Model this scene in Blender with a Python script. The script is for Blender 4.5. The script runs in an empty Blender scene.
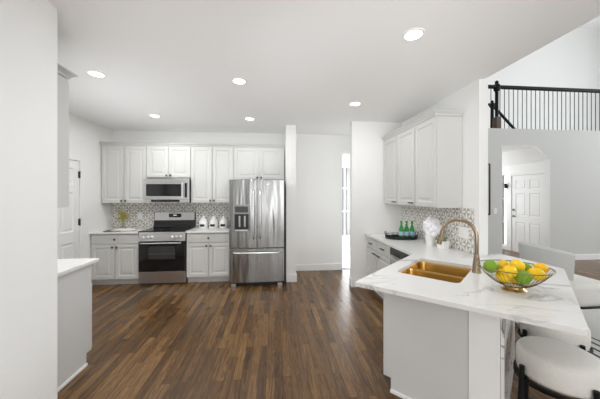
import bpy, bmesh, math, random
from mathutils import Vector, Matrix
PI = math.pi
R = math.radians
random.seed(7)
SC = bpy.context.scene
COL = SC.collection

# ---------------------------------------------------------------- camera
F_PX, YAW, HOR, CAMH = 268.0, 0.0938, 194.9, 1.525
cd = bpy.data.cameras.new('camera')
cd.sensor_fit = 'HORIZONTAL'; cd.sensor_width = 36.0
cd.lens = F_PX / 600 * 36.0
cd.shift_y = -(199.5 - HOR) / 600
cd.clip_start = 0.02
cam = bpy.data.objects.new('camera', cd); COL.objects.link(cam)
cam.location = (0, 0, CAMH); cam.rotation_euler = (PI / 2, 0, -YAW)
SC.camera = cam

# ---------------------------------------------------------------- world, light, exposure
wd = bpy.data.worlds.new('world'); SC.world = wd; wd.use_nodes = True
bg = wd.node_tree.nodes['Background']
bg.inputs[0].default_value = (0.90, 0.95, 1.0, 1); bg.inputs[1].default_value = 0.5
SC.view_settings.view_transform = 'Standard'
SC.view_settings.look = 'None'
SC.view_settings.gamma = 1.0
SC.view_settings.use_curve_mapping = False
SC.view_settings.exposure = -0.03
SC.cycles.use_denoising = True
SC.cycles.max_bounces = 12
SC.cycles.diffuse_bounces = 12
SC.cycles.sample_clamp_indirect = 6.0

def area(name, loc, rot, sx, sy, power, col=(1, 1, 1)):
    l = bpy.data.lights.new(name, 'AREA'); l.shape = 'RECTANGLE'; l.size = sx; l.size_y = sy
    l.energy = power; l.color = col
    o = bpy.data.objects.new(name, l); COL.objects.link(o)
    o.location = loc; o.rotation_euler = rot
    return o
# daylight through the windows behind the camera, the tall family room windows, the room past the hall
area('daylight_rear', (-.75, -2.9, 1.45), (R(97), 0, 0), 1.1, 2.2, 32, (0.98, 0.99, 1.0))
area('daylight_rear', (1.75, -2.9, 1.45), (R(97), 0, 0), 1.5, 2.2, 58, (0.98, 0.99, 1.0))
area('daylight_family', (11.5, 2.2, 3.6), (R(90), 0, R(90)), 6.0, 2.8, 335, (0.93, 0.97, 1.0))
area('daylight_sunroom', (1.9, 7.9, 1.4), (R(90), 0, R(180)), 1.6, 2.1, 55, (0.95, 0.98, 1.0))
area('foyer_fill', (5.8, 8.1, 1.5), (R(90), 0, R(180)), 1.0, 2.0, 28, (0.95, 0.97, 1.0))  # lamp before the foyer's solid end wall, no window there
area('landing_fill', (11.5, 5.4, 5.4), (R(90), 0, R(90)), 4.0, 3.0, 22, (0.95, 0.98, 1.0))  # unseen lamp added high on the family room wall to brighten the landing
area('daylight_sidelight', (6.95, 7.47, 1.1), (R(90), 0, R(90)), .9, 2.2, 9, (0.95, 0.98, 1.0))
# unseen fill spots added to brighten the kitchen, aimed at its ceiling
def bounce(loc, aim, power, cone):
    l = bpy.data.lights.new('bounce_fill', 'SPOT'); l.energy = power; l.spot_size = R(cone); l.spot_blend = 1.0; l.shadow_soft_size = .35; l.color = (.95, .98, 1)
    o = bpy.data.objects.new('bounce_fill', l); COL.objects.link(o); o.location = loc
    o.rotation_euler = (Vector(aim) - Vector(loc)).to_track_quat('-Z', 'Y').to_euler()
bounce((.3, -.9, .7), (1.3, 1.7, 2.745), 110, 60)
bounce((-.1, -.6, .6), (-.75, 3.1, 2.745), 185, 44)
bounce((.2, -.6, .6), (.9, 2.7, 2.745), 150, 44)
bounce((-2.3, 3.3, 1.0), (-1.1, 3.9, 2.745), 55, 120)

# ---------------------------------------------------------------- materials
def srgb(r, g, b):
    def f(c):
        c /= 255.0
        return c / 12.92 if c <= .04045 else ((c + .055) / 1.055) ** 2.4
    return (f(r), f(g), f(b), 1)

def mat(name, col, rough=.5, metal=0.0, var=.04, scale=6.0, bump=0.0, bscale=80.0, spec=.5, trans=0.0, ior=1.45, coat=0.0):
    m = bpy.data.materials.new(name); m.use_nodes = True
    nt = m.node_tree; N = nt.nodes; L = nt.links
    p = N['Principled BSDF']
    p.inputs['Roughness'].default_value = rough; p.inputs['Metallic'].default_value = metal
    p.inputs['Specular IOR Level'].default_value = spec; p.inputs['IOR'].default_value = ior
    p.inputs['Transmission Weight'].default_value = trans; p.inputs['Coat Weight'].default_value = coat
    tc = N.new('ShaderNodeTexCoord')
    if var > 0:
        n = N.new('ShaderNodeTexNoise'); n.inputs['Scale'].default_value = scale; n.inputs['Detail'].default_value = 3
        L.new(tc.outputs['Object'], n.inputs['Vector'])
        mx = N.new('ShaderNodeMix'); mx.data_type = 'RGBA'
        mx.inputs[6].default_value = tuple(max(0, c * (1 - var)) for c in col[:3]) + (1,)
        mx.inputs[7].default_value = tuple(min(1, c * (1 + var)) for c in col[:3]) + (1,)
        L.new(n.outputs['Fac'], mx.inputs[0]); L.new(mx.outputs[2], p.inputs['Base Color'])
    else:
        p.inputs['Base Color'].default_value = col
    if bump > 0:
        n2 = N.new('ShaderNodeTexNoise'); n2.inputs['Scale'].default_value = bscale; n2.inputs['Detail'].default_value = 4
        L.new(tc.outputs['Object'], n2.inputs['Vector'])
        b = N.new('ShaderNodeBump'); b.inputs['Strength'].default_value = bump; b.inputs['Distance'].default_value = .01
        L.new(n2.outputs['Fac'], b.inputs['Height']); L.new(b.outputs[0], p.inputs['Normal'])
    return m

def emit(name, col, s):
    m = bpy.data.materials.new(name); m.use_nodes = True
    p = m.node_tree.nodes['Principled BSDF']
    p.inputs['Base Color'].default_value = col
    p.inputs['Emission Color'].default_value = col; p.inputs['Emission Strength'].default_value = s
    return m

def floor_mat():
    m = bpy.data.materials.new('oak_floor'); m.use_nodes = True
    nt = m.node_tree; N = nt.nodes; L = nt.links; p = N['Principled BSDF']
    tc = N.new('ShaderNodeTexCoord'); sx = N.new('ShaderNodeSeparateXYZ'); L.new(tc.outputs['Object'], sx.inputs[0])
    cb = N.new('ShaderNodeCombineXYZ'); L.new(sx.outputs[1], cb.inputs[0]); L.new(sx.outputs[0], cb.inputs[1])
    br = N.new('ShaderNodeTexBrick'); br.offset = .37; br.offset_frequency = 2; br.squash_frequency = 3; br.squash = 1.3
    br.inputs['Color1'].default_value = (0, 0, 0, 1); br.inputs['Color2'].default_value = (1, 1, 1, 1)
    br.inputs['Mortar'].default_value = (.5, .5, .5, 1)
    br.inputs['Scale'].default_value = 1; br.inputs['Mortar Size'].default_value = .0012; br.inputs['Mortar Smooth'].default_value = .1
    br.inputs['Bias'].default_value = 0; br.inputs['Brick Width'].default_value = .75; br.inputs['Row Height'].default_value = .07
    L.new(cb.outputs[0], br.inputs['Vector'])
    # grain, shifted plank by plank so that it breaks at the joints
    off = N.new('ShaderNodeMath'); off.operation = 'MULTIPLY'; off.inputs[1].default_value = 37.0
    L.new(br.outputs['Color'], off.inputs[0])
    cg = N.new('ShaderNodeCombineXYZ')
    gy = N.new('ShaderNodeMath'); gy.operation = 'MULTIPLY'; gy.inputs[1].default_value = 1.2; L.new(sx.outputs[1], gy.inputs[0])
    gx = N.new('ShaderNodeMath'); gx.operation = 'MULTIPLY'; gx.inputs[1].default_value = 22.0; L.new(sx.outputs[0], gx.inputs[0])
    L.new(gx.outputs[0], cg.inputs[0]); L.new(gy.outputs[0], cg.inputs[1]); L.new(off.outputs[0], cg.inputs[2])
    n = N.new('ShaderNodeTexNoise'); n.inputs['Scale'].default_value = 1.0; n.inputs['Detail'].default_value = 5; n.inputs['Roughness'].default_value = .65
    n.inputs['Distortion'].default_value = .9
    L.new(cg.outputs[0], n.inputs['Vector'])
    wv = N.new('ShaderNodeMath'); wv.operation = 'MULTIPLY'; wv.inputs[1].default_value = 44.0; L.new(n.outputs['Fac'], wv.inputs[0])
    ws = N.new('ShaderNodeMath'); ws.operation = 'SINE'; L.new(wv.outputs[0], ws.inputs[0])
    wm = N.new('ShaderNodeMapRange'); wm.inputs[1].default_value = -1; wm.inputs[2].default_value = 1; wm.inputs[3].default_value = -.14; wm.inputs[4].default_value = .14
    L.new(ws.outputs[0], wm.inputs[0])
    a = N.new('ShaderNodeMath'); a.operation = 'MULTIPLY_ADD'; a.inputs[1].default_value = .40
    L.new(br.outputs['Color'], a.inputs[0]); L.new(wm.outputs[0], a.inputs[2])
    a2 = N.new('ShaderNodeMath'); a2.operation = 'MULTIPLY_ADD'; a2.inputs[1].default_value = .55
    L.new(n.outputs['Fac'], a2.inputs[0]); L.new(a.outputs[0], a2.inputs[2])
    cr = N.new('ShaderNodeValToRGB'); e = cr.color_ramp.elements
    e[0].position = .1; e[0].color = srgb(56, 38, 21); e[1].position = .95; e[1].color = srgb(148, 113, 70)
    k = e.new(.5); k.color = srgb(100, 72, 42)
    L.new(a2.outputs[0], cr.inputs[0])
    mx = N.new('ShaderNodeMix'); mx.data_type = 'RGBA'; mx.inputs[7].default_value = srgb(48, 32, 22)
    L.new(cr.outputs[0], mx.inputs[6]); L.new(br.outputs['Fac'], mx.inputs[0])
    L.new(mx.outputs[2], p.inputs['Base Color'])
    p.inputs['Roughness'].default_value = .27; p.inputs['Specular IOR Level'].default_value = .4
    b = N.new('ShaderNodeBump'); b.inputs['Strength'].default_value = .12; b.inputs['Distance'].default_value = .004
    L.new(a2.outputs[0], b.inputs['Height']); L.new(b.outputs[0], p.inputs['Normal'])
    return m

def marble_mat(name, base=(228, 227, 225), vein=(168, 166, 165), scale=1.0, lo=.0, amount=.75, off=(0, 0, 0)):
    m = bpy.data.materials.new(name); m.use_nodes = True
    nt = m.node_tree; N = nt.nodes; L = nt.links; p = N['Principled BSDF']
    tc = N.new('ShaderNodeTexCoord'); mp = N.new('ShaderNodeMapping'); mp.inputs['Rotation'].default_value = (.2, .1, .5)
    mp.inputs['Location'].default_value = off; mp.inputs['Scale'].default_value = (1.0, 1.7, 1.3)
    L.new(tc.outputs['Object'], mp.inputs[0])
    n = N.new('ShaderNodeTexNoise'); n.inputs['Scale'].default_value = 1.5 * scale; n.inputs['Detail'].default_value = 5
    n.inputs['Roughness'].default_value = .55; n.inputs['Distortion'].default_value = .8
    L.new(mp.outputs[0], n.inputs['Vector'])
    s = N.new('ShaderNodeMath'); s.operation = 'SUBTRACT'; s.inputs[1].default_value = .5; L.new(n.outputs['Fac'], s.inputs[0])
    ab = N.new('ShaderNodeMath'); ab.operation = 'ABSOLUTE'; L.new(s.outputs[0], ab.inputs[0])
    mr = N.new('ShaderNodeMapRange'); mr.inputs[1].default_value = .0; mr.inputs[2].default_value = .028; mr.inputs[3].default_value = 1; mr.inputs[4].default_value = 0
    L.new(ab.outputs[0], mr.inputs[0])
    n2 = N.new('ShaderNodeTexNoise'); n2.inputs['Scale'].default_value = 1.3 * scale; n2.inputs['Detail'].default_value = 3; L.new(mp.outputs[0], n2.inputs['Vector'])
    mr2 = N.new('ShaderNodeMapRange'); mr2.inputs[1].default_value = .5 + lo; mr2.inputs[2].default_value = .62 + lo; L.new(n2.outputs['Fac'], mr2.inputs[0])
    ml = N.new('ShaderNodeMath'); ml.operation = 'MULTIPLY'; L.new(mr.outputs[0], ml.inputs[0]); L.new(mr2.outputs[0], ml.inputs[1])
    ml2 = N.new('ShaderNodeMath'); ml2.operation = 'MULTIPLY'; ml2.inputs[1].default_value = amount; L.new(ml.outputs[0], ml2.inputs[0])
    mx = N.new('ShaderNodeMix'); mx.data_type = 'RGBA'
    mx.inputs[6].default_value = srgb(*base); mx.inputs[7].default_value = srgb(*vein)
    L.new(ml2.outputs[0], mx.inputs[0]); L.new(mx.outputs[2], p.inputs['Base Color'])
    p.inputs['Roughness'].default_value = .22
    return m

def tile_mat(name, axis, cell):
    """white petals on marbled grey: overlapping circles on a square grid"""
    m = bpy.data.materials.new(name); m.use_nodes = True
    nt = m.node_tree; N = nt.nodes; L = nt.links; p = N['Principled BSDF']
    tc = N.new('ShaderNodeTexCoord'); sx = N.new('ShaderNodeSeparateXYZ'); L.new(tc.outputs['Object'], sx.inputs[0])
    def M(op, a, b=None):
        k = N.new('ShaderNodeMath'); k.operation = op
        for i, v in enumerate((a, b)):
            if v is None: continue
            if isinstance(v, (int, float)): k.inputs[i].default_value = v
            else: L.new(v, k.inputs[i])
        return k.outputs[0]
    h = M('DIVIDE', sx.outputs[axis], cell); v = M('DIVIDE', sx.outputs[2], cell)
    def fold(c): return M('SUBTRACT', .5, M('ABSOLUTE', M('SUBTRACT', M('FRACT', c), .5)))
    def petals(h, v):
        a, b = fold(h), fold(v)
        hi = M('SUBTRACT', 1.0, M('MAXIMUM', a, b)); lo = M('MINIMUM', a, b)
        return M('ADD', M('MULTIPLY', hi, hi), M('MULTIPLY', lo, lo))
    d1 = petals(h, v)
    hr = M('MULTIPLY', M('ADD', h, v), .5); vr = M('MULTIPLY', M('SUBTRACT', h, v), .5)
    d2 = petals(M('ADD', hr, .5), vr)
    def rng(x, lo_, hi_):
        r = N.new('ShaderNodeMapRange'); r.inputs[1].default_value = lo_; r.inputs[2].default_value = hi_
        r.inputs[3].default_value = 1; r.inputs[4].default_value = 0; L.new(x, r.inputs[0]); return r.outputs[0]
    w = M('MAXIMUM', rng(d1, .42, .46), M('MULTIPLY', rng(d2, .38, .40), .8))
    n = N.new('ShaderNodeTexNoise'); n.inputs['Scale'].default_value = 9; L.new(tc.outputs['Object'], n.inputs['Vector'])
    g = N.new('ShaderNodeMix'); g.data_type = 'RGBA'; g.inputs[6].default_value = srgb(146, 143, 138); g.inputs[7].default_value = srgb(182, 179, 173)
    L.new(n.outputs['Fac'], g.inputs[0])
    mx = N.new('ShaderNodeMix'); mx.data_type = 'RGBA'; mx.inputs[7].default_value = srgb(236, 234, 228)
    L.new(w, mx.inputs[0]); L.new(g.outputs[2], mx.inputs[6]); L.new(mx.outputs[2], p.inputs['Base Color'])
    p.inputs['Roughness'].default_value = .25
    return m

def steel_mat(name, col=(.32, .32, .315), rough=.25, wob=.6):
    m = bpy.data.materials.new(name); m.use_nodes = True
    nt = m.node_tree; N = nt.nodes; L = nt.links; p = N['Principled BSDF']
    p.inputs['Metallic'].default_value = 1; p.inputs['Roughness'].default_value = rough
    p.inputs['Base Color'].default_value = (*col, 1)
    tc = N.new('ShaderNodeTexCoord'); mp = N.new('ShaderNodeMapping'); mp.inputs['Scale'].default_value = (5.0, 5.0, .55)
    L.new(tc.outputs['Object'], mp.inputs[0])
    n = N.new('ShaderNodeTexNoise'); n.inputs['Scale'].default_value = 1.0; n.inputs['Detail'].default_value = 2; L.new(mp.outputs[0], n.inputs['Vector'])
    b = N.new('ShaderNodeBump'); b.inputs['Strength'].default_value = wob; b.inputs['Distance'].default_value = .05
    L.new(n.outputs['Fac'], b.inputs['Height']); L.new(b.outputs[0], p.inputs['Normal'])
    return m

def rug_mat():
    m = bpy.data.materials.new('rug_weave'); m.use_nodes = True
    nt = m.node_tree; N = nt.nodes; L = nt.links; p = N['Principled BSDF']
    tc = N.new('ShaderNodeTexCoord'); sx = N.new('ShaderNodeSeparateXYZ'); L.new(tc.outputs['Object'], sx.inputs[0])
    a = N.new('ShaderNodeMath'); a.operation = 'MULTIPLY'; a.inputs[1].default_value = 9.0; L.new(sx.outputs[0], a.inputs[0])
    f = N.new('ShaderNodeMath'); f.operation = 'FRACT'; L.new(a.outputs[0], f.inputs[0])
    g = N.new('ShaderNodeMath'); g.operation = 'LESS_THAN'; g.inputs[1].default_value = .3; L.new(f.outputs[0], g.inputs[0])
    e = N.new('ShaderNodeMath'); e.operation = 'LESS_THAN'; e.inputs[1].default_value = 3.36; L.new(sx.outputs[0], e.inputs[0])
    k = N.new('ShaderNodeMath'); k.operation = 'MULTIPLY'; L.new(g.outputs[0], k.inputs[0]); L.new(e.outputs[0], k.inputs[1])
    mx = N.new('ShaderNodeMix'); mx.data_type = 'RGBA'; mx.inputs[6].default_value = srgb(196, 195, 192); mx.inputs[7].default_value = srgb(62, 60, 60)
    L.new(k.outputs[0], mx.inputs[0]); L.new(mx.outputs[2], p.inputs['Base Color']); p.inputs['Roughness'].default_value = .95
    return m

M = {}
M['wall'] = mat('white_paint', srgb(241, 241, 240), .75, var=.006)
M['ceiling'] = mat('ceiling_paint', srgb(243, 243, 243), .9, var=.006)
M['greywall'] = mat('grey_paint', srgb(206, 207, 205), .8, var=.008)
M['trim'] = mat('white_trim', srgb(240, 240, 239), .4, var=.006)
M['floor'] = floor_mat()
M['tilefloor'] = mat('pale_tile', srgb(225, 228, 228), .2, var=.03)
M['cab'] = mat('cabinet_paint', srgb(208, 208, 205), .42, var=.008)
M['cabin'] = mat('cabinet_inside', srgb(150, 150, 148), .6, var=.02)
M['panel'] = mat('cabinet_panel_paint', srgb(208, 208, 207), .45, var=.008)
M['counter'] = marble_mat('marble_top', off=(3.1, .7, 0), lo=.02, amount=.85)
M['counter_plain'] = marble_mat('pale_quartz_top', off=(7.1, 2.7, 1), lo=.06, amount=.35)
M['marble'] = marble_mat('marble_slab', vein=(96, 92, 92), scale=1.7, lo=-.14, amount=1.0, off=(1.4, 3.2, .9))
M['tile_back'] = tile_mat('petal_tile_back', 0, .10)
M['tile_right'] = tile_mat('petal_tile_right', 1, .092)
M['steel'] = steel_mat('stainless_steel')
M['steelplain'] = mat('plain_steel', (.62, .61, .6, 1), .28, 1.0, var=.02)
M['darksteel'] = mat('dark_steel', (.24, .24, .235, 1), .3, 1.0, var=.02)
M['chrome'] = mat('bright_handle', (.92, .92, .91, 1), .32, 1.0, var=.01)
M['pewter'] = mat('pewter_knob', (.12, .115, .11, 1), .35, 1.0, var=.03)
M['black'] = mat('black_enamel', (.012, .012, .013, 1), .3, var=.03)
M['blackglass'] = mat('black_glass', (.010, .010, .011, 1), .07, var=.03, spec=.6)
M['ovenglass'] = mat('oven_window_glass', (.05, .05, .05, 1), .09, var=.05, spec=.6)
M['darkgrey'] = mat('dark_grey_plastic', (.06, .06, .062, 1), .4, var=.03)
M['gold'] = mat('brushed_gold', (.58, .37, .115, 1), .24, 1.0, var=.05, scale=14)
M['bronze'] = mat('champagne_bronze', (.37, .285, .20, 1), .25, 1.0, var=.03)
M['brass'] = mat('aged_brass', (.62, .50, .30, 1), .3, 1.0, var=.04)
M['wire'] = mat('dark_brass_wire', (.26, .20, .11, 1), .35, 1.0, var=.05)
M['lemon'] = mat('lemon_peel', srgb(244, 200, 10), .42, var=.10, scale=5, bump=.25, bscale=220)
M['lemondeep'] = mat('ripe_lemon_peel', srgb(240, 188, 10), .42, var=.10, scale=5, bump=.25, bscale=220)
M['lime'] = mat('lime_peel', srgb(116, 158, 24), .4, var=.28, scale=9, bump=.2, bscale=220)
M['boucle'] = mat('boucle_fabric', srgb(222, 220, 214), .95, var=.05, scale=60, bump=.35, bscale=160)
M['greyfabric'] = mat('grey_upholstery', srgb(204, 205, 203), .95, var=.03, scale=40, bump=.2, bscale=160)
M['blackmetal'] = mat('black_metal', (.006, .006, .006, 1), .55, spec=.25, var=.05)
M['rug'] = rug_mat()
M['white'] = mat('white_ceramic', srgb(240, 240, 238), .25, var=.01)
M['petal'] = mat('white_petal', srgb(242, 241, 244), .7, var=.03, scale=20)
M['plastic'] = mat('white_plastic', srgb(240, 239, 235), .35, var=.005)
M['leaf'] = mat('succulent_leaf', srgb(112, 122, 78), .5, var=.25, scale=18)
M['sprig'] = mat('yellow_sprig', srgb(186, 176, 88), .6, var=.2, scale=25)
M['greenglass'] = mat('green_glass', (.02, .42, .07, 1), .06, var=.05, trans=.55, ior=1.5)
M['label'] = mat('pale_blue_label', srgb(176, 208, 226), .5, var=.06, scale=30)
M['clear'] = mat('clear_glass', (.96, .98, .98, 1), .02, var=0, trans=1.0, ior=1.45)
M['pane'] = mat('window_glass', (1, 1, 1, 1), .0, var=0, trans=1.0, ior=1.01)
M['paper'] = mat('paper', srgb(238, 234, 230), .8, var=.02)
M['bookcover'] = mat('dark_book_cover', srgb(58, 52, 46), .6, var=.06)
M['lamp'] = emit('lamp_glow', (1, .98, .95, 1), 9.0)
M['clock'] = emit('range_display', (.55, .75, .8, 1), .6)
M['mirror'] = mat('mirror_glass', (.62, .63, .63, 1), .08, 1.0, var=.0)
M['wood'] = mat('newel_wood', srgb(74, 60, 46), .5, var=.1, scale=12)
M['lightwood'] = mat('pale_wood_lid', srgb(206, 192, 168), .5, var=.08, scale=12)

# ---------------------------------------------------------------- mesh helpers
def B(): return bmesh.new()

def box(bm, x0, x1, y0, y1, z0, z1):
    v = [bm.verts.new(p) for p in ((x0, y0, z0), (x1, y0, z0), (x1, y1, z0), (x0, y1, z0), (x0, y0, z1), (x1, y0, z1), (x1, y1, z1), (x0, y1, z1))]
    for f in ((3, 2, 1, 0), (4, 5, 6, 7), (0, 1, 5, 4), (1, 2, 6, 5), (2, 3, 7, 6), (3, 0, 4, 7)):
        bm.faces.new([v[i] for i in f])
    return bm

def rings(bm, loops, closed_caps=(True, True)):
    vs = [[bm.verts.new(p) for p in lp] for lp in loops]
    n = len(vs[0])
    for a, b in zip(vs[:-1], vs[1:]):
        for i in range(n):
            bm.faces.new((a[i], a[(i + 1) % n], b[(i + 1) % n], b[i]))
    if closed_caps[0]: bm.faces.new(list(reversed(vs[0])))
    if closed_caps[1]: bm.faces.new(vs[-1])
    return bm

def tube(bm, pts, r, seg=10, closed=False, caps=True):
    pts = [Vector(p) for p in pts]; n = len(pts); loops = []; up = None
    for i, p in enumerate(pts):
        if closed: t = (pts[(i + 1) % n] - pts[i - 1]).normalized()
        else: t = (pts[min(i + 1, n - 1)] - pts[max(i - 1, 0)]).normalized()
        if up is None:
            up = Vector((0, 0, 1)) if abs(t.z) < .9 else Vector((1, 0, 0))
        a = t.cross(up).normalized(); b = a.cross(t).normalized(); up = b
        rr = r[i] if isinstance(r, (list, tuple)) else r
        loops.append([p + (a * math.cos(2 * PI * k / seg) + b * math.sin(2 * PI * k / seg)) * rr for k in range(seg)])
    if closed:
        loops.append(loops[0]); vs = [[bm.verts.new(q) for q in lp] for lp in loops[:-1]]
        for i in range(n):
            A, C = vs[i], vs[(i + 1) % n]
            for k in range(seg): bm.faces.new((A[k], A[(k + 1) % seg], C[(k + 1) % seg], C[k]))
        return bm
    return rings(bm, loops, (caps, caps))

def lathe(bm, prof, seg=24, c=(0, 0, 0), sx=1.0, sy=1.0, caps=(True, True), rot=0):
    loops = []
    for r, z in prof:
        lp = []
        for k in range(seg):
            a = 2 * PI * k / seg
            x, y = r * sx * math.cos(a), r * sy * math.sin(a)
            lp.append((c[0] + x * math.cos(rot) - y * math.sin(rot), c[1] + x * math.sin(rot) + y * math.cos(rot), c[2] + z))
        loops.append(lp)
    return rings(bm, loops, caps)

def prism(bm, poly, z0, z1):
    return rings(bm, [[(x, y, z0) for x, y in poly], [(x, y, z1) for x, y in poly]])

def extr(bm, prof, axis, a, b):
    """extrude a profile of (p, z) along x or y between a and b"""
    f = (lambda p, z, t: (t, p, z)) if axis == 'x' else (lambda p, z, t: (p, t, z))
    return rings(bm, [[f(p, z, a) for p, z in prof], [f(p, z, b) for p, z in prof]])

def obj(name, bm, m, parent=None, smooth=None, bevel=0.0, loc=None, rot=None):
    bmesh.ops.recalc_face_normals(bm, faces=bm.faces)
    me = bpy.data.meshes.new(name); bm.to_mesh(me); bm.free()
    me.materials.append(m)
    if smooth is not None:
        for p in me.polygons: p.use_smooth = True
        me.set_sharp_from_angle(angle=R(smooth))
    o = bpy.data.objects.new(name, me); COL.objects.link(o)
    if parent is not None: o.parent = parent
    if loc: o.location = loc
    if rot is not None: o.rotation_euler = rot
    if bevel > 0:
        md = o.modifiers.new('bevel', 'BEVEL'); md.width = bevel; md.segments = 2; md.limit_method = 'ANGLE'; md.angle_limit = R(40)
    return o

def thing(name, label, cat, loc=(0, 0, 0), rz=0, group=None):
    o = bpy.data.objects.new(name, None); COL.objects.link(o); o.empty_display_size = .1
    o.location = loc; o.rotation_euler = (0, 0, rz)
    return tag(o, label, cat, group)

def tag(o, label, cat, group=None):
    o['label'] = label; o['category'] = cat
    if group: o['group'] = group
    return o

def struct(name, bm, m, label, cat, smooth=None, bevel=0.0):
    o = obj(name, bm, m, None, smooth, bevel); o['kind'] = 'structure'
    return tag(o, label, cat)

def copy_tree(o, parent=None):
    c = o.copy(); COL.objects.link(c)
    if parent is not None: c.parent = parent; c.matrix_parent_inverse = o.matrix_parent_inverse
    for ch in list(o.children): copy_tree(ch, c)
    return c

def put(o, loc, label, rz=None):
    o.location = loc; o['label'] = label
    if rz is not None: o.rotation_euler = (0, 0, rz)
    return o

# ---------------------------------------------------------------- layout constants
WL, WB, WR = -3.05, 5.36, 2.14          # left wall, back wall, right kitchen wall (inner faces)
CZ = 2.745                              # kitchen ceiling
CT, CTH = .885, .030
CTB = .905                              # counters on the back wall                    # counter top height and thickness
UZ0, UZ1 = 1.376, 2.405                 # wall cabinets
FY = 5.65                               # family room back wall
AN = .757                              # the peninsula runs at this angle
PB = Vector((.583, 1.923))              # its free corner on the working side
PE = Vector((math.cos(AN), math.sin(AN))); PN = Vector((math.sin(AN), -math.cos(AN)))
def P(t, s): v = PB + PE * t + PN * s; return (v.x, v.y)
ROT_P = AN + PI

# ---------------------------------------------------------------- the room
bm = B(); box(bm, -3.4, 11.8, -3.1, 9.4, -.12, 0)
struct('floor', bm, M['floor'], 'medium brown oak plank floor', 'floor')
bm = B(); box(bm, WL - .1, 2.2, -3.1, WB + .12, CZ, CZ + .28)
struct('ceiling', bm, M['ceiling'], 'flat white kitchen ceiling with recessed lights', 'ceiling')
bm = B(); box(bm, 2.2, 11.8, -3.1, 8.3, 7.2, 7.3); box(bm, WL - .1, 2.2, 5.48, 9.4, CZ, CZ + .28)
struct('ceiling_family_room', bm, M['ceiling'], 'high white ceiling above the balcony', 'ceiling')
# left wall with a door opening
DY0, DY1, DZ = 3.69, 4.50, 2.05
bm = B(); box(bm, WL - .12, WL, 2.0, DY0 - .005, 0, CZ); box(bm, WL - .12, WL, DY1 + .005, WB + .12, 0, CZ); box(bm, WL - .12, WL, DY0 - .005, DY1 + .005, DZ + .005, CZ)
struct('wall_left', bm, M['wall'], 'white left wall holding the six panel door', 'wall')
bm = B(); box(bm, WL - .12, -1.42, -3.0, 1.9, 0, CZ); box(bm, WL - .12, -1.78, 1.9, 2.0, 0, CZ)
struct('wall_front_left', bm, M['wall'], 'white wall ending close at the left edge of the picture', 'wall')
# back wall with the opening to the sunroom at its right end
bm = B(); box(bm, WL, 1.37, WB, WB + .12, 0, CZ); box(bm, 1.37, 2.10, WB, WB + .12, 2.365, CZ); box(bm, 2.10, WR, WB, WB + .12, 0, CZ)
struct('wall_back', bm, M['wall'], 'white back wall behind cabinets and hall', 'wall')
bm = B(); box(bm, .195, .37, 4.69, WB, 0, CZ)
struct('wall_fridge_side', bm, M['wall'], 'narrow white wall end right of the fridge', 'wall')
bm = B(); box(bm, 1.275, WR, 4.34, 4.46, 0, CZ)
struct('wall_hall', bm, M['wall'], 'white wall between hall opening and right cabinets', 'wall')
bm = B(); box(bm, WR, 2.24, 2.63, FY, 0, CZ); box(bm, 2.2, 2.24, 2.63, FY, CZ, 3.02)
struct('wall_right', bm, M['wall'], 'white right wall behind the tiled backsplash', 'wall')
bm = B(); box(bm, 2.2, 2.3, -3.1, 8.3, CZ + .28, 7.2)
struct('wall_upper', bm, M['wall'], 'white upper storey wall above the kitchen ceiling edge', 'wall')
# rear wall with wide windows behind the camera
bm = B(); box(bm, -1.42, 11.7, -3.1, -3.0, 0, .3)
box(bm, 2.6, 11.7, -3.1, -3.0, .3, 7.2); box(bm, -1.42, 2.6, -3.1, -3.0, 2.6, CZ); box(bm, -1.42, -1.3, -3.1, -3.0, .3, 2.6); box(bm, -.2, 1.0, -3.1, -3.0, .3, 2.6); box(bm, 2.5, 2.6, -3.1, -3.0, .3, 2.6)
struct('wall_rear', bm, M['wall'], 'white wall with wide windows behind the camera', 'wall')
# right wall of the family room with tall windows
bm = B(); box(bm, 11.6, 11.7, -3.0, 8.3, 0, .55); box(bm, 11.6, 11.7, -3.0, 8.3, 4.85, 7.2); box(bm, 11.6, 11.7, -3.0, -1.4, .55, 4.85); box(bm, 11.6, 11.7, 4.6, 8.3, .55, 4.85)
struct('wall_family_right', bm, M['greywall'], 'grey family room wall with tall windows', 'wall')
bm = B(); box(bm, 2.24, 11.6, 8.2, 8.3, 0, 7.2)
struct('wall_landing', bm, M['wall'], 'white wall behind the balcony railing', 'wall')
# family room back wall with the clipped opening to the foyer
OX0, OX1, OZ = 5.15, 6.35, 2.645
bm = B()
poly = [(2.24, 0), (OX0, 0), (OX0, OZ), (6.0, OZ), (OX1, 2.335), (OX1, 0), (11.6, 0), (11.6, 3.04), (2.24, 3.04)]
extr_pts = [[(x, FY, z) for x, z in poly], [(x, FY + .12, z) for x, z in poly]]
rings(bm, extr_pts)
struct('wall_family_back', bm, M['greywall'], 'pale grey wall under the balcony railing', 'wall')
bm = B(); box(bm, 2.24, 11.6, FY + .12, 8.2, CZ, 3.03)
struct('floor_landing', bm, M['ceiling'], 'upper landing floor behind the balcony railing', 'floor')
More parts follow.
